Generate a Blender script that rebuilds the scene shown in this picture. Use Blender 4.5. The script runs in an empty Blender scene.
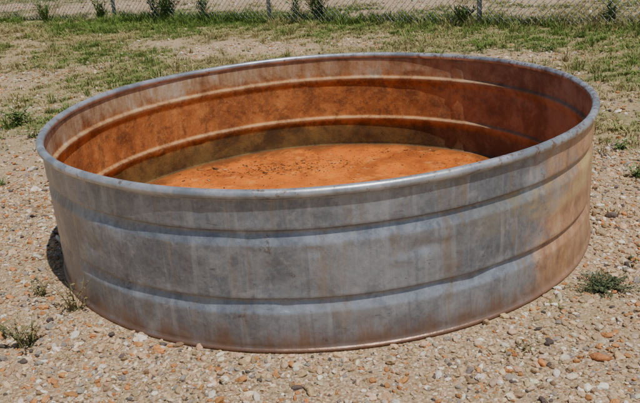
import bpy, bmesh, math, numpy as np
from mathutils import Vector, Matrix, noise as mnoise
rng=np.random.default_rng(7)
scene=bpy.context.scene
col=scene.collection

# ------------------------------------------------------------ helpers
def link(o): col.objects.link(o); return o
def mesh_np(name,V,F,mats=(),smooth=False,parent=None,fm=None):
    me=bpy.data.meshes.new(name)
    me.from_pydata([tuple(map(float,v)) for v in V],[],[tuple(int(i) for i in f) for f in F])
    for m in mats: me.materials.append(m)
    if smooth: me.polygons.foreach_set("use_smooth",[True]*len(me.polygons))
    if fm is not None: me.polygons.foreach_set("material_index",list(fm))
    me.update()
    o=bpy.data.objects.new(name,me)
    if parent is not None: o.parent=parent
    return o
class NT:
    def __init__(s,name):
        s.m=bpy.data.materials.new(name); s.m.use_nodes=True
        s.t=s.m.node_tree; s.n=s.t.nodes; s.n.clear()
        s.out=s.n.new("ShaderNodeOutputMaterial"); s.b=s.n.new("ShaderNodeBsdfPrincipled")
        s.l(s.b.outputs[0],s.out.inputs[0]); s.tc=s.n.new("ShaderNodeTexCoord")
    def l(s,a,b): s.t.links.new(a,b)
    def put(s,sock,v):
        if hasattr(v,"is_linked") or isinstance(v,bpy.types.NodeSocket): s.l(v,sock)
        else: sock.default_value=v
    def mp(s,scale=(1,1,1),loc=(0,0,0)):
        n=s.n.new("ShaderNodeMapping"); s.l(s.tc.outputs["Object"],n.inputs[0])
        n.inputs["Scale"].default_value=scale; n.inputs["Location"].default_value=loc; return n.outputs[0]
    def noise(s,vec,scale,detail=4,rough=.55,dist=0):
        n=s.n.new("ShaderNodeTexNoise"); s.l(vec,n.inputs["Vector"]); n.inputs["Scale"].default_value=scale
        n.inputs["Detail"].default_value=detail; n.inputs["Roughness"].default_value=rough; n.inputs["Distortion"].default_value=dist
        return n.outputs["Fac"]
    def vor(s,vec,scale,feature='F1',out="Distance"):
        n=s.n.new("ShaderNodeTexVoronoi"); s.l(vec,n.inputs["Vector"]); n.feature=feature; n.inputs["Scale"].default_value=scale
        return n.outputs[out]
    def rng(s,v,a,b,c=0.,d=1.,smooth=True):
        n=s.n.new("ShaderNodeMapRange"); n.interpolation_type='SMOOTHSTEP' if smooth else 'LINEAR'
        s.put(n.inputs[0],v)
        for i,x in enumerate((a,b,c,d)): n.inputs[i+1].default_value=x
        return n.outputs[0]
    def math(s,op,a,b=0.,clamp=False):
        n=s.n.new("ShaderNodeMath"); n.operation=op; n.use_clamp=clamp; s.put(n.inputs[0],a); s.put(n.inputs[1],b); return n.outputs[0]
    def mix(s,f,a,b,mode='MIX'):
        n=s.n.new("ShaderNodeMix"); n.data_type='RGBA'; n.blend_type=mode
        s.put(n.inputs["Factor"],f)
        for k,v in ((6,a),(7,b)):
            if isinstance(v,tuple): v=tuple(v)+(1,) if len(v)==3 else v
            s.put(n.inputs[k],v)
        return n.outputs[2]
    def ramp(s,f,stops):
        n=s.n.new("ShaderNodeValToRGB"); s.l(f,n.inputs[0]); e=n.color_ramp.elements
        while len(e)<len(stops): e.new(.5)
        for x,(p,c) in zip(e,stops): x.position=p; x.color=tuple(c)+(1,)
        return n.outputs[0]
    def sep(s,v):
        n=s.n.new("ShaderNodeSeparateXYZ"); s.l(v,n.inputs[0]); return n.outputs
    def bump(s,h,strength,dist,prev=None):
        n=s.n.new("ShaderNodeBump"); s.l(h,n.inputs["Height"]); n.inputs["Strength"].default_value=strength; n.inputs["Distance"].default_value=dist
        if prev is not None: s.l(prev,n.inputs["Normal"])
        return n.outputs[0]
    def attr(s,name,typ='GEOMETRY',out="Color"):
        n=s.n.new("ShaderNodeAttribute"); n.attribute_name=name; n.attribute_type=typ; return n.outputs[out]
    def fin(s,color,rough=.8,metal=0.,normal=None,spec=None):
        s.put(s.b.inputs["Base Color"],color if not isinstance(color,tuple) else color+(1,))
        s.put(s.b.inputs["Roughness"],rough); s.put(s.b.inputs["Metallic"],metal)
        if normal is not None: s.l(normal,s.b.inputs["Normal"])
        if spec is not None: s.b.inputs["Specular IOR Level"].default_value=spec
        return s.m
_T=rng.random((256,256))
def vn(x,y):
    xi=np.floor(x).astype(int); yi=np.floor(y).astype(int); fx=x-xi; fy=y-yi
    fx=fx*fx*(3-2*fx); fy=fy*fy*(3-2*fy)
    g=lambda a,b:_T[a%256,b%256]
    return (g(xi,yi)*(1-fx)+g(xi+1,yi)*fx)*(1-fy)+(g(xi,yi+1)*(1-fx)+g(xi+1,yi+1)*fx)*fy
def fbm(x,y,s,o=4):
    r=0;a=.5;t=0
    for i in range(o):
        r=r+a*vn(x*s+17.3*i,y*s+9.1*i); t+=a; a*=.55; s*=2.1
    return r/t
def gauss(x,y,cx,cy,sx,sy): return np.exp(-((x-cx)/sx)**2-((y-cy)/sy)**2)
def fence_d(x,y): return (x+.58)*.55+(y-7.84)*.835
def grass(x,y):
    d=fence_d(x,y)
    g=.20+.72*np.exp(-((d+.3)/1.1)**2)
    g=g+.5*gauss(x,y,-3.9,7.0,2.8,2.0)+.22*gauss(x,y,-2.2,4.3,1.1,.9)
    g=g+.46*gauss(x,y,3.1,2.9,1.2,1.0)+.42*gauss(x,y,2.0,1.0,.5,.55)+.24*gauss(x,y,1.2,4.6,1.7,.8)
    g=g+.5*(x<-5.0)*(d>2.5)+.28*gauss(x,y,-2.4,2.4,.45,.4)+.3*gauss(x,y,3.5,7.6,1.6,.8)
    g=g-.10*(d>1.4)
    near=1/(1+np.exp((y-1.6)/.25)); 
    g=g*(1-near)+near*(.46*gauss(x,y,2.0,1.0,.55,.7)+.02)
    n=fbm(x,y,1.1,6)
    v=g+(n-.5)*1.55
    return np.clip((v-.12)/.5,0,1)
def groundz(x,y):
    r=np.hypot(x,y)
    w=np.clip((r-1.25)/.6,0,1)
    return (fbm(x,y,.7,3)-.5)*.05*w*np.clip((r-1)/4,0.15,1) + (fbm(x+40,y,5,3)-.5)*.012*w

# ------------------------------------------------------------ camera
f=757.;p=math.radians(20.36);ro=math.radians(-4.22);yaw=math.radians(-.25)
fw=Vector((math.sin(yaw)*math.cos(p),math.cos(yaw)*math.cos(p),-math.sin(p)))
r=Vector((math.cos(yaw),-math.sin(yaw),0)); u=r.cross(fw)
r2=r*math.cos(ro)+u*math.sin(ro); u2=-r*math.sin(ro)+u*math.cos(ro)
cam=bpy.data.cameras.new("camera"); cam.sensor_width=36; cam.lens=36*f/640; cam.clip_end=3000; cam.clip_start=.05
co=link(bpy.data.objects.new("camera",cam))
M=Matrix((r2,u2,-fw)).transposed().to_4x4(); M.translation=(0,-3.404,1.351); co.matrix_world=M
scene.camera=co

# ------------------------------------------------------------ light
el=math.radians(67.5); az=math.atan2(.55,-.835)
w=bpy.data.worlds.new("World"); scene.world=w; w.use_nodes=True
nt=w.node_tree; sky=nt.nodes.new("ShaderNodeTexSky"); sky.sky_type='NISHITA'; sky.sun_disc=False
sky.sun_elevation=el; sky.sun_rotation=az
bg=nt.nodes["Background"]; nt.links.new(sky.outputs[0],bg.inputs[0]); bg.inputs[1].default_value=.092
sd=Vector((math.sin(az)*math.cos(el),math.cos(az)*math.cos(el),math.sin(el)))
sl=bpy.data.lights.new("sun","SUN"); sl.energy=5.0; sl.angle=math.radians(.53); sl.color=(1,.97,.91)
so=link(bpy.data.objects.new("sun",sl)); so.rotation_euler=sd.to_track_quat('Z','Y').to_euler()
so.location=(5,-3,12)

# ------------------------------------------------------------ ground
g=NT("ground_mat")
v=g.mp()
gm=g.attr("grassmask",out="Fac")
c1=g.vor(v,100,out="Color"); d1=g.vor(v,100)
s1=g.sep(c1)
peb=g.ramp(s1[0],[(0,(.16,.10,.06)),(.25,(.42,.29,.165)),(.5,(.57,.41,.25)),(.75,(.72,.58,.43)),(1,(.45,.20,.08))])
big=g.noise(v,1.3,5); fine=g.noise(v,60,6,.75)
soil=g.mix(g.rng(fine,.35,.65),(.17,.11,.06),(.50,.365,.225))
c=g.mix(g.rng(d1,.25,.6,1,0),soil,peb)
c=g.mix(g.rng(big,.35,.7,0,.4),c,(.42,.285,.165))
straw=g.mix(g.rng(g.noise(v,14,5,.7),.35,.65),(.18,.145,.06),(.40,.31,.155))
straw=g.mix(g.rng(g.noise(v,3,4),.45,.62),straw,(.12,.145,.035))
c=g.mix(g.math('MULTIPLY',gm,.8),c,straw)
bn=g.bump(d1,.6,.008); bn=g.bump(fine,.7,.01,bn)
gmat=g.fin(c,.95,0,bn,.25)
N=420
uu=np.linspace(-1,1,N); xs=1.09*np.sinh(6.6*uu); ys=xs+2.0
X,Y=np.meshgrid(xs,ys)
Z=groundz(X,Y)
V=np.stack([X.ravel(),Y.ravel(),Z.ravel()],1)
i=np.arange(N*N).reshape(N,N)
F=np.stack([i[:-1,:-1].ravel(),i[:-1,1:].ravel(),i[1:,1:].ravel(),i[1:,:-1].ravel()],1)
ground=link(mesh_np("gravel_ground",V,F,[gmat],True))
a=ground.data.attributes.new("grassmask",'FLOAT','POINT'); a.data.foreach_set("value",grass(X,Y).ravel().astype(np.float32))

# ------------------------------------------------------------ instancer
def instancer(name,P,ROT,SCL,COL,IDX,srcs,parent=None):
    c=bpy.data.collections.new(name+"_shapes")
    for s in srcs: c.objects.link(s)
    me=bpy.data.meshes.new(name); me.vertices.add(len(P)); me.vertices.foreach_set("co",np.asarray(P,np.float32).ravel())
    def at(n,t,k,arr,dt=np.float32):
        x=me.attributes.new(n,t,'POINT'); x.data.foreach_set(k,np.asarray(arr,dt).ravel())
    at("rot",'FLOAT_VECTOR',"vector",ROT); at("scl",'FLOAT_VECTOR',"vector",SCL)
    at("tint",'FLOAT_VECTOR',"vector",COL); at("idx",'INT',"value",IDX,np.int32)
    o=link(bpy.data.objects.new(name,me))
    if parent is not None: o.parent=parent
    ng=bpy.data.node_groups.new(name+"_gn",'GeometryNodeTree')
    ng.interface.new_socket("Geometry",in_out='INPUT',socket_type='NodeSocketGeometry')
    ng.interface.new_socket("Geometry",in_out='OUTPUT',socket_type='NodeSocketGeometry')
    n=ng.nodes; gi=n.new("NodeGroupInput"); go=n.new("NodeGroupOutput")
    ip=n.new("GeometryNodeInstanceOnPoints"); ci=n.new("GeometryNodeCollectionInfo")
    ci.inputs["Collection"].default_value=c; ci.inputs["Separate Children"].default_value=True; ci.inputs["Reset Children"].default_value=True
    def na(nm,t):
        q=n.new("GeometryNodeInputNamedAttribute"); q.data_type=t; q.inputs["Name"].default_value=nm
        return [s for s in q.outputs if s.enabled and s.name=="Attribute"][0]
    L=ng.links.new
    L(gi.outputs[0],ip.inputs["Points"]); L(ci.outputs[0],ip.inputs["Instance"]); ip.inputs["Pick Instance"].default_value=True
    L(na("idx",'INT'),ip.inputs["Instance Index"])
    L(na("rot",'FLOAT_VECTOR'),ip.inputs["Rotation"]); L(na("scl",'FLOAT_VECTOR'),ip.inputs["Scale"])
    L(ip.outputs[0],go.inputs[0])
    md=o.modifiers.new("scatter",'NODES'); md.node_group=ng
    return o

# ------------------------------------------------------------ pebbles
g=NT("pebble_mat"); v=g.mp()
t=g.attr("tint",'INSTANCER',"Vector")
nn=g.noise(v,2.5,4,.6)
c=g.mix(1.,t,g.ramp(nn,[(.3,(.70,.67,.64)),(.7,(1.15,1.12,1.1))]),'MULTIPLY')
pmat=g.fin(c,.8,0,g.bump(nn,.35,.1),.3)
def mkrocks(pref,n,sub,flat,mat):
    out=[]
    for k in range(n):
        bm=bmesh.new(); bmesh.ops.create_icosphere(bm,subdivisions=sub,radius=1)
        sx,sy,sz=1+.3*rng.random(),.7+.25*rng.random(),(.45+.3*rng.random())*flat
        off=Vector(rng.random(3)*50)
        for q in bm.verts:
            d=1+.5*mnoise.noise(q.co*1.1+off)+.22*mnoise.noise(q.co*2.7+off)
            q.co=Vector((q.co.x*sx*d,q.co.y*sy*d,q.co.z*sz*d))
        me=bpy.data.meshes.new("%s_%d"%(pref,k)); bm.to_mesh(me); bm.free(); me.materials.append(mat)
        if k%3==0: me.polygons.foreach_set("use_smooth",[True]*len(me.polygons))
        out.append(bpy.data.objects.new("%s_%d"%(pref,k),me))
    return out
rocks=mkrocks("pebble",8,2,1,pmat)
PAL=np.array([(.60,.43,.26),(.51,.355,.20),(.64,.45,.29),(.82,.74,.62),(.33,.285,.24),(.54,.24,.085),(.12,.095,.08),(.72,.58,.41),(.33,.22,.125)])
PW=np.array([.18,.17,.12,.11,.09,.12,.05,.09,.07]); PW/=PW.sum()
P=[];S=[]
def zone(n,x0,x1,y0,y1,med,keepg):
    x=rng.uniform(x0,x1,n); y=rng.uniform(y0,y1,n); r=np.hypot(x,y)
    k=(r>1.222)&(rng.random(n)>grass(x,y)*keepg)&(rng.random(n)<.15+1.25*fbm(x+9,y,2.6,4))
    x=x[k];y=y[k]; s=med*np.exp(rng.normal(0,.48,len(x))); s=np.minimum(s,.017*(1+.5*(med>.01)))
    z=groundz(x,y)+s*.25
    P.append(np.stack([x,y,z],1)); S.append(s)
zone(78000,-2.3,2.3,-2.1,.9,.0055,.8)
zone(38000,-4.5,4.5,.9,6,.0085,.85)
zone(12000,-10,8,6,20,.014,.8)
zone(700,-2.3,2.3,-2.1,3,.011,.5)
P=np.concatenate(P);S=np.concatenate(S);n=len(P)
C=PAL[rng.choice(len(PAL),n,p=PW)]*rng.uniform(.65,1.12,(n,1))*rng.uniform(.94,1.06,(n,3))
ROT=np.stack([rng.normal(0,.4,n),rng.normal(0,.4,n),rng.uniform(0,6.28,n)],1)
instancer("gravel_stones",P,ROT,np.stack([S]*3,1)*rng.uniform(.8,1.2,(n,3)),C,rng.integers(0,8,n),rocks)

# ------------------------------------------------------------ grass tufts
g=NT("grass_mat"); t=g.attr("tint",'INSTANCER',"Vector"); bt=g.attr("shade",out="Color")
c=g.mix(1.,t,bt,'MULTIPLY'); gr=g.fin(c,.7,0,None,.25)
def tuft(name,nb,h,spread,wid,lean,mat):
    V=[];F=[];SH=[]
    for b in range(nb):
        a=rng.uniform(0,6.28); rr=spread*math.sqrt(rng.random()); x,y=rr*math.cos(a),rr*math.sin(a)
        hh=h*rng.uniform(.45,1.1); a2=a+rng.normal(0,.8); ln=lean*rng.uniform(.3,1.3)*hh
        tw=a2+1.57+rng.normal(0,.3); wx,wy=wid*math.cos(tw),wid*math.sin(tw)
        s0=len(V); q=rng.uniform(.7,1.3)
        for k,(tt,ww) in enumerate(((0,1),(.45,.9),(1,.05))):
            dx=ln*tt**2; px,py,pz=x+dx*math.cos(a2),y+dx*math.sin(a2),hh*(tt-.25*tt**3*lean)
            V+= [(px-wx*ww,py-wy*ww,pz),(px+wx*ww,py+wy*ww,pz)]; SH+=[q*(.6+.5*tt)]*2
        for k in range(2): F.append((s0+2*k,s0+2*k+1,s0+2*k+3,s0+2*k+2))
    o=mesh_np(name,V,F,[mat])
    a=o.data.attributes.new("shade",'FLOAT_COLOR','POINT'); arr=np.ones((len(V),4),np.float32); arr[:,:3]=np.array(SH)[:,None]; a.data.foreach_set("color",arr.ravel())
    return o
tufts=[tuft("tuft_%d"%k,18,.055,.05,.0026,.9,gr) for k in range(5)]+[tuft("tuft_%d"%(5+k),18,.15,.04,.0026,.7,gr) for k in range(2)]
P=[]
def gz(n,x0,x1,y0,y1,base=0.):
    x=rng.uniform(x0,x1,n); y=rng.uniform(y0,y1,n)
    k=(np.hypot(x,y)>1.27)&(rng.random(n)<grass(x,y)**1.3*.95+base)
    x=x[k];y=y[k];P.append(np.stack([x,y,groundz(x,y)-.003],1))
gz(32000,-6,6,.6,9.5,.006)
gz(24000,-14,10,8,22,.01)
gz(60,-2,2,-1.9,.8,.5)
P=np.concatenate(P);n=len(P)
fd=fence_d(P[:,0],P[:,1])
gg=fbm(P[:,0]+31,P[:,1],1.1,5)+.20*np.exp(-((fd+.2)/1.3)**2)+rng.normal(0,.10,n)+.11*gauss(P[:,0],P[:,1],3,2.8,1.2,1)+.12*gauss(P[:,0],P[:,1],-2.4,2.4,.5,.5)+.12*gauss(P[:,0],P[:,1],2.,1.,.5,.5)
gr_c=np.array([.12,.19,.032]); dry=np.array([.40,.32,.14]); m=np.clip((gg-.44)/.22,0,1)[:,None]
C=(dry*(1-m)+gr_c*m)*rng.uniform(.7,1.25,(n,1))
s=rng.uniform(.4,1.2,n)*(1+.25*(P[:,1]>8))*(1+.45*np.exp(-(fd/.25)**2))
idx=np.where(rng.random(n)<.90-.35*np.exp(-(fd/.3)**2),rng.integers(0,5,n),rng.integers(5,7,n))
instancer("grass",P,np.stack([0*s,0*s,rng.uniform(0,6.28,n)],1),np.stack([s,s,s*rng.uniform(.6,1.2,n)],1),C,idx,tufts)

# ------------------------------------------------------------ weeds
def leafmat(name,c1,c2):
    g=NT(name); v=g.mp(); return g.fin(g.mix(g.rng(g.noise(v,30,3),.35,.65),c1,c2),.6,0,None,.3)
wg=leafmat("weed_green",(.06,.11,.022),(.13,.19,.05)); wd=leafmat("weed_dry",(.20,.15,.07),(.10,.12,.04)); wdark=leafmat("weed_dark",(.035,.055,.02),(.09,.10,.045))
def weed(name,x,y,ns,h,spread,leaf,nl,mat,lean=.5,asp=.22,up0=-.1,up1=.9):
    V=[];F=[];z0=float(groundz(np.array(x),np.array(y)))
    for s in range(ns):
        a=rng.uniform(0,6.28); hh=h*rng.uniform(.5,1.1); out=spread*rng.uniform(.2,1); 
        b0=np.array([rng.normal(0,spread*.12),rng.normal(0,spread*.12),-.005])
        pts=[b0+np.array([math.cos(a)*out*t**1.4,math.sin(a)*out*t**1.4,hh*(t-.3*lean*t*t)])+rng.normal(0,.004,3)*t for t in np.linspace(0,1,7)]
        for k in range(6):
            A,B=pts[k],pts[k+1]; wd_=.0022*(1-k/8)
            i0=len(V)
            for Q in (A,B):
                for j in range(3):
                    an=j*2.09; V.append(Q+np.array([math.cos(an)*wd_,math.sin(an)*wd_,0]))
            for j in range(3): F.append((i0+j,i0+(j+1)%3,i0+3+(j+1)%3,i0+3+j))
        for k in range(nl):
            t=rng.uniform(.1,1)*6; k0=min(int(t),5); B=pts[k0]+(pts[k0+1]-pts[k0])*(t-k0)
            an=rng.uniform(0,6.28); up=rng.uniform(up0,up1); L=leaf*rng.uniform(.5,1.2)
            d=np.array([math.cos(an),math.sin(an),up]); d/=np.linalg.norm(d); sd_=np.array([-math.sin(an),math.cos(an),rng.normal(0,.3)])*L*asp
            i0=len(V); V+=[B,B+d*L*.45+sd_,B+d*L+np.array([0,0,-L*.15]),B+d*L*.45-sd_]; F.append((i0,i0+1,i0+2,i0+3))
    o=link(mesh_np(name,V,F,[mat])); o.location=(x,y,z0); return o
weed("low_weed",1.02,-.90,95,.032,.125,.013,26,wdark,.3)
weed("straggly_weed",-1.09,-1.02,20,.15,.13,.018,11,wd,.5)
weed("straggly_weed",-1.0,-.78,14,.17,.12,.016,8,wd,.4)
weed("straggly_weed",-1.17,-.62,12,.10,.09,.014,8,wd,.4)
weed("straggly_weed",-1.22,-.95,12,.10,.10,.016,8,wd,.4)
weed("green_weed",-2.36,2.45,26,.20,.16,.035,12,wg,.3)
weed("green_weed",-2.1,2.05,14,.10,.14,.025,9,wg,.3)
weed("green_weed",-2.5,2.0,12,.10,.12,.025,9,wg,.3)
for x,y,ns,h,sp_ in ((-2.25,8.95,44,.55,.22),(.12,7.45,50,.68,.26),(-1.75,9.4,18,.42,.15),(-3.5,9.7,18,.38,.15),(-.2,8.0,14,.34,.12),(1.9,6.2,18,.22,.14),(-2.5,9.3,20,.4,.2),(-4.6,10.2,18,.35,.2),(3.4,5.3,12,.2,.15)):
    weed("tall_weed",x,y,ns,h,sp_,.15,10,wg,.2,.06,.5,2.2)
weed("green_weed",1.1,-1.75,6,.05,.06,.02,6,wg,.4)
weed("green_weed",3.1,3.3,20,.12,.2,.03,9,wg,.3)
weed("green_weed",2.3,4.0,14,.10,.16,.03,9,wg,.3)
weed("green_weed",1.62,.25,18,.09,.11,.022,9,wg,.3)
weed("green_weed",1.72,.75,16,.08,.12,.022,9,wg,.3)
weed("green_weed",-1.9,.9,10,.06,.08,.018,8,wg,.3)
weed("green_weed",.62,-1.28,7,.04,.05,.014,7,wd,.3)

# ------------------------------------------------------------ chain link fence
g=NT("galvanised_fence"); v=g.mp(); fm_=g.fin(g.ramp(g.noise(v,9,4),[(.3,(.22,.22,.22)),(.7,(.45,.45,.44))]),.5,.3)
fe=link(bpy.data.objects.new("chain_link_fence",None))
D=np.array([.835,-.55]);D/=np.linalg.norm(D); O=np.array([-.58,7.84]); sp=3.19
def tube(V,F,A,B,rad,ns=8,cap=True):
    A=Vector(A);B=Vector(B);d=(B-A).normalized(); q=d.orthogonal().normalized(); w_=d.cross(q); i0=len(V)
    for Q in (A,B):
        for j in range(ns):
            an=j*2*math.pi/ns; V.append(tuple(Q+q*math.cos(an)*rad+w_*math.sin(an)*rad))
    for j in range(ns): F.append((i0+j,i0+(j+1)%ns,i0+ns+(j+1)%ns,i0+ns+j))
    if cap: F.append(tuple(i0+ns+j for j in range(ns))); F.append(tuple(i0+j for j in reversed(range(ns))))
V=[];F=[];HF=1.55
for k in range(-4,5):
    x,y=O+D*sp*k; tube(V,F,(x,y,-.1),(x,y,HF+.04),.031,12); tube(V,F,(x,y,HF+.04),(x,y,HF+.075),.036,12)
mesh1=mesh_np("posts",V,F,[fm_],True,fe); link(mesh1)
V=[];F=[]; a0=O-D*sp*4; a1=O+D*sp*4; nrm=np.array([.55,.835])*-.036
tube(V,F,(a0[0],a0[1],HF),(a1[0],a1[1],HF),.02,8); link(mesh_np("top_rail",V,F,[fm_],True,fe))
V=[];F=[]; L=sp*8; cell=.085; zb,zt=.03,HF; hh=zt-zb
for k in range(int(-hh/cell),int(L/cell)):
    for sg in (1,-1):
        s0=k*cell if sg==1 else k*cell+hh; s1=s0+sg*hh
        if min(s0,s1)<0 or max(s0,s1)>L: continue
        A=a0+D*s0+nrm*(1+.06*sg);B=a0+D*s1+nrm*(1+.06*sg)
        tube(V,F,(A[0],A[1],zb),(B[0],B[1],zt),.0036,4,False)
link(mesh_np("wire_mesh",V,F,[fm_],False,fe))

# ------------------------------------------------------------ stock tank
H=.587
g=NT("galvanised_outside"); v=g.mp()
st=g.noise(g.mp((22,22,1.6)),1.3,6,.65); pt=g.noise(v,2.6,9,.70,.25); fi=g.noise(v,70,5,.75)
md_=g.noise(v,13,8,.75,.2)
spn=g.sep(g.vor(v,90,out="Color"))[0]
X_,Y_,Z_=g.sep(g.tc.outputs["Object"])
c=g.mix(g.rng(pt,.42,.58),(.15,.17,.205),(.27,.29,.325))
c=g.mix(g.rng(st,.50,.64,0,.35),c,(.40,.42,.45))
st2=g.noise(g.mp((26,26,1.1),(2,5,8)),1.2,6,.65)
c=g.mix(g.rng(st2,.54,.68,0,.35),c,(.10,.11,.135))
c=g.mix(g.rng(md_,.50,.62,0,.45),c,(.12,.13,.155))
c=g.mix(g.rng(md_,.44,.34,0,.4),c,(.42,.43,.45))
c=g.mix(g.math('MULTIPLY',spn,.16),c,(.46,.47,.49))
stain=g.noise(g.mp((12,12,1.6),(3,1,5)),1.,8,.72)
c=g.mix(g.math('MULTIPLY',g.rng(stain,.52,.64,0,.5),g.rng(X_,-.9,.5,.35,1.)),c,(.28,.20,.12))
xr=g.rng(X_,.38,1.15)
rn=g.noise(g.mp((3,3,3.5),(7,2,1)),1.6,9,.74)
low_b=g.rng(Z_,.45,.05,0,.35)
rm=g.math('MULTIPLY',g.rng(g.math('ADD',g.math('ADD',xr,g.math('MULTIPLY',low_b,xr)),g.math('MULTIPLY',g.math('SUBTRACT',rn,.5),1.5)),.32,.85),1.,True)
rustc=g.ramp(g.noise(g.mp((9,9,5)),1.4,9,.78),[(.34,(.14,.065,.028)),(.5,(.38,.175,.068)),(.66,(.50,.32,.17))])
c=g.mix(g.math('MULTIPLY',rm,.88),c,rustc)
yb=g.math('MULTIPLY',g.math('MULTIPLY',g.rng(X_,.3,1.0),g.rng(Z_,.28,.34)),g.rng(Z_,.47,.40))
c=g.mix(g.math('MULTIPLY',yb,g.rng(rn,.4,.6,.1,.7)),c,(.48,.37,.16))
lo=g.rng(g.math('ADD',Z_,g.math('MULTIPLY',g.math('SUBTRACT',stain,.5),.28)),.11,-.01)
c=g.mix(g.math('MULTIPLY',lo,.85),c,(.20,.11,.06))
lo2=g.rng(Z_,.022,.008); c=g.mix(g.math('MULTIPLY',lo2,.75),c,(.18,.085,.045))
sc=g.noise(g.mp((5,5,30)),3,4,.6); c=g.mix(g.rng(sc,.67,.71,0,.6),c,(.07,.07,.075))
sc2=g.noise(v,9,9,.82); c=g.mix(g.rng(sc2,.60,.66,0,.6),c,(.09,.06,.04))
b=g.bump(pt,.3,.02); b=g.bump(g.noise(v,7,3,.5),.35,.02,b); b=g.bump(fi,.2,.003,b)
mo=g.fin(c,g.rng(pt,.3,.7,.30,.46),g.math('MULTIPLY',g.math('SUBTRACT',1.,rm),.5),b)
# rusted inside
g=NT("rusted_inside"); v=g.mp(); X_,Y_,Z_=g.sep(g.tc.outputs["Object"])
st=g.noise(g.mp((14,14,3)),1.3,8,.74); pt=g.noise(v,4.2,9,.74,.2); fi=g.noise(v,55,6,.78); bl=g.noise(v,13,8,.78)
c=g.ramp(pt,[(.34,(.16,.05,.015)),(.5,(.35,.12,.03)),(.66,(.52,.22,.06))])
c=g.mix(g.rng(st,.46,.64,0,.45),c,(.17,.075,.03))
c=g.mix(g.rng(bl,.48,.60,0,.65),c,(.11,.04,.016))
c=g.mix(g.rng(fi,.5,.68,0,.4),c,(.50,.27,.10))
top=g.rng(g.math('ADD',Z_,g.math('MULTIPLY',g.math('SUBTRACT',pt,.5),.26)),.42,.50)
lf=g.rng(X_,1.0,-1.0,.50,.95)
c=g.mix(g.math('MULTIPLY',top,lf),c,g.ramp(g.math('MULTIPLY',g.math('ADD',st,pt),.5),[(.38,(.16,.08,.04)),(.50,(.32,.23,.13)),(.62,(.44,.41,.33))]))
rid_hilite=g.math('ADD',g.math('MULTIPLY',g.rng(Z_,.415,.43),g.rng(Z_,.455,.44)),g.math('MULTIPLY',g.rng(Z_,.17,.185),g.rng(Z_,.21,.195)))
c=g.mix(g.math('MULTIPLY',rid_hilite,g.rng(bl,.4,.6,.55,.15)),c,(.46,.34,.18))  # tan highlight along the inner ridges, painted into the wall colour
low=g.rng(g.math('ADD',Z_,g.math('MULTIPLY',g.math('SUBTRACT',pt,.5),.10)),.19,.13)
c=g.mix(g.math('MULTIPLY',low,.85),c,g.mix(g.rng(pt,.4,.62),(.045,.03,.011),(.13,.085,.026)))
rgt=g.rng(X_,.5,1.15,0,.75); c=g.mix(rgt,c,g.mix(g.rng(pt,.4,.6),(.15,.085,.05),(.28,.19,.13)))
b=g.bump(bl,.3,.01); b=g.bump(fi,.5,.004,b)
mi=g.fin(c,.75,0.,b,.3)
# rusty floor
g=NT("rusted_floor"); v=g.mp(); X_,Y_,Z_=g.sep(g.tc.outputs["Object"])
n1=g.noise(v,1.9,9,.70,.5); n2=g.noise(g.mp((1,1,1),(4,2,0)),3.4,9,.80,.4); n3=g.noise(v,55,6,.78); n4=g.noise(g.mp((1,1,1),(1,7,0)),9,6,.7)
c=g.ramp(n1,[(.36,(.34,.078,.012)),(.46,(.58,.138,.014)),(.56,(.70,.18,.018)),(.68,(.60,.23,.05))])
c=g.mix(g.rng(n2,.49,.58,0,.7),c,(.28,.07,.014))
c=g.mix(g.rng(n4,.54,.66,0,.5),c,(.70,.28,.07))
c=g.mix(g.rng(n3,.50,.64,0,.55),c,(.28,.08,.02))
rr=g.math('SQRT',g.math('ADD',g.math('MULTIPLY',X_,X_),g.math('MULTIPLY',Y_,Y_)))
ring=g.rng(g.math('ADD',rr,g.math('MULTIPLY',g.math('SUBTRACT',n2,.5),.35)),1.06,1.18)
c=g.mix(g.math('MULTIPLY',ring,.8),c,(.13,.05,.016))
b=g.bump(n2,.7,.02); b=g.bump(n3,.7,.006,b)
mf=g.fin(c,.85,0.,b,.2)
# rim
g=NT("galvanised_rim"); v=g.mp(); n1=g.noise(v,5,7,.7); n2=g.noise(v,32,6,.75); X_,Y_,Z_=g.sep(g.tc.outputs["Object"])
c=g.mix(g.rng(n1,.38,.62),(.22,.235,.26),(.44,.45,.47))
c=g.mix(g.rng(g.math('ADD',n2,g.rng(X_,0,1.2,0,.07)),.56,.65,0,.8),c,(.17,.09,.05))
mr=g.fin(c,.36,.5,g.bump(n2,.25,.003))

RW=1.205
# pressed-in bead: crisp under-cut at the top, shelf sloping back out below it
groove=[(.033,0),(.031,.001),(.029,.005),(.026,.010),(.023,.0135),(.019,.0145),(.014,.0135),(.002,.0095),(-.010,.0052),(-.018,.0022),(-.023,.0006),(-.028,.0)]
pr=[(RW+.002,.002,3),(RW+.009,.003,3),(RW+.0095,.010,3),(RW+.004,.014,3)]
def panel(z0,z1,n): return [(RW,z,0) for z in np.linspace(z0,z1,n)]
pr+=panel(.018,.138,12)
pr+=[(RW-d,.172+z,0) for z,d in reversed(groove)]
pr+=panel(.213,.383,16)
pr+=[(RW-d,.417+z,0) for z,d in reversed(groove)]
pr+=panel(.458,.550,10)
outer=pr
prof=[(r_,z,m) for r_,z,m in outer]
rc,zc,rt=RW+.0015,H-.0165,.0165
for a in np.linspace(-75,255,20):
    an=math.radians(a); prof.append((rc+rt*math.cos(an),zc+rt*math.sin(an),1))
inner=[(r_-.005,z) for r_,z,m in outer[4:]]
for r_,z in reversed(inner): prof.append((r_,z,2))
prof.append((RW-.010,.022,2)); prof.append((RW-.020,.017,2))
NS=720; th=np.linspace(0,2*math.pi,NS,endpoint=False)
DR=np.random.default_rng(3)
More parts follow.
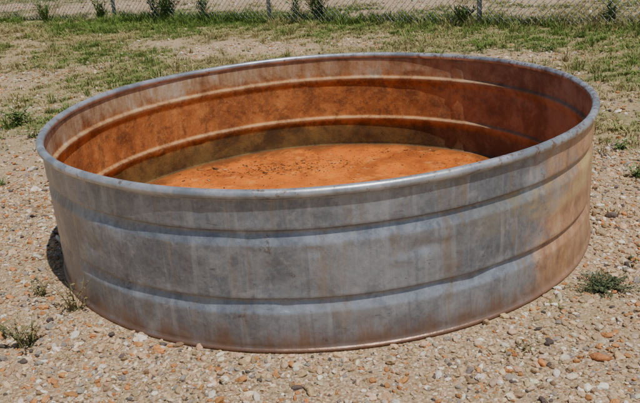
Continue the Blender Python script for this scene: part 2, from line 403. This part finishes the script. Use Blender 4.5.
dents=[(-75,.335,2.2,.022,-.010),(-71,.36,1.6,.014,.006),(-79,.30,1.5,.012,.004),(-148,.13,5,.05,-.014),(-100,.25,6,.07,-.006),(-60,.22,4,.04,-.006),(-125,.40,4,.03,-.006),(-40,.27,5,.04,-.007),(-52,.50,3,.03,-.006),(-112,.06,4,.03,-.005),(-85,.09,3,.03,-.005),(-135,.29,3,.04,-.006),(-92,.37,1.2,.012,-.005),(-97,.165,1.5,.012,-.005),(-66,.17,2,.02,-.006)]
for q in range(46): dents.append((DR.uniform(-180,180),DR.uniform(.06,.54),DR.uniform(.8,2.6),DR.uniform(.01,.03),DR.choice([-1,-1,1])*DR.uniform(.001,.0035)))
def dent(th,z):
    d=.0035*np.sin(3*th+1)+.002*np.sin(7*th+2.2)+.0010*np.sin(17*th+z*9)
    for a,zz,sa,sz,am in dents:
        A=math.radians(a)%(2*math.pi); dd=(th-A+math.pi)%(2*math.pi)-math.pi
        d=d+am*np.exp(-(dd/math.radians(sa))**2-((z-zz)/sz)**2)
    return d
V=[];np_=len(prof)
for (r_,z,m) in prof:
    rr=r_+dent(th,z)*(.35 if z<.02 else 1)*(0.6 if m==1 else 1)
    if m==2:
        dd=np.abs((th-math.radians(47)+math.pi)%(2*math.pi)-math.pi); rr=rr-.004*(dd<math.radians(1.6))
    zz=z+.0025*np.sin(5*th+.5)*(z/H)
    V.append(np.stack([rr*np.cos(th),rr*np.sin(th),zz+0*th],1))
V=np.concatenate(V)
F=[];fm=[]
for k in range(np_-1):
    m=prof[k+1][2]
    for j in range(NS):
        j2=(j+1)%NS; F.append((k*NS+j,k*NS+j2,(k+1)*NS+j2,(k+1)*NS+j)); fm.append({0:0,1:1,2:2,3:0}[m])
tank=link(bpy.data.objects.new("galvanized_stock_tank",None))
link(mesh_np("corrugated_wall",V,F,[mo,mr,mi],True,tank,fm))
NR=60; rad=np.linspace(0,RW-.012,NR)[1:]; V=[(0,0,.02)]
A2=np.linspace(0,2*math.pi,240,endpoint=False)
def floorz(x,y,q): return .020+.022*(fbm(x+5,y,1.6,5)-.5)*np.minimum(1,(RW-q)/.1)
for q in rad:
    x=q*np.cos(A2);y=q*np.sin(A2); V+=list(np.stack([x,y,floorz(x,y,q)],1))
F=[(0,1+j,1+(j+1)%240) for j in range(240)]
for k in range(NR-2):
    for j in range(240):
        j2=(j+1)%240; F.append((1+k*240+j,1+(k+1)*240+j,1+(k+1)*240+j2,1+k*240+j2))
link(mesh_np("floor",V,F,[mf],True,tank))
# flaked rust and dirt lying on the floor
flakes=mkrocks("flake",4,1,.35,pmat)
n=1500; x=rng.uniform(-1.1,1.1,n);y=rng.uniform(-1.1,1.1,n)
x2=np.concatenate([x,rng.normal(-.16,.22,500),rng.normal(.55,.1,60)]); y2=np.concatenate([y,rng.normal(.80,.07,500),rng.normal(.9,.04,60)])
k=(np.hypot(x2,y2)<1.15); x2=x2[k];y2=y2[k];n=len(x2)
s=.0035*np.exp(rng.normal(0,.5,n)); C=np.array([(.16,.06,.025),(.36,.13,.04),(.10,.06,.03),(.5,.3,.14)])[rng.choice(4,n,p=[.4,.3,.2,.1])]
instancer("rust_flakes",np.stack([x2,y2,floorz(x2,y2,np.hypot(x2,y2))+.001],1),np.stack([rng.normal(0,.2,n),rng.normal(0,.2,n),rng.uniform(0,6.28,n)],1),np.stack([s*rng.uniform(.8,2,n),s,s],1),C,rng.integers(0,4,n),flakes,tank)
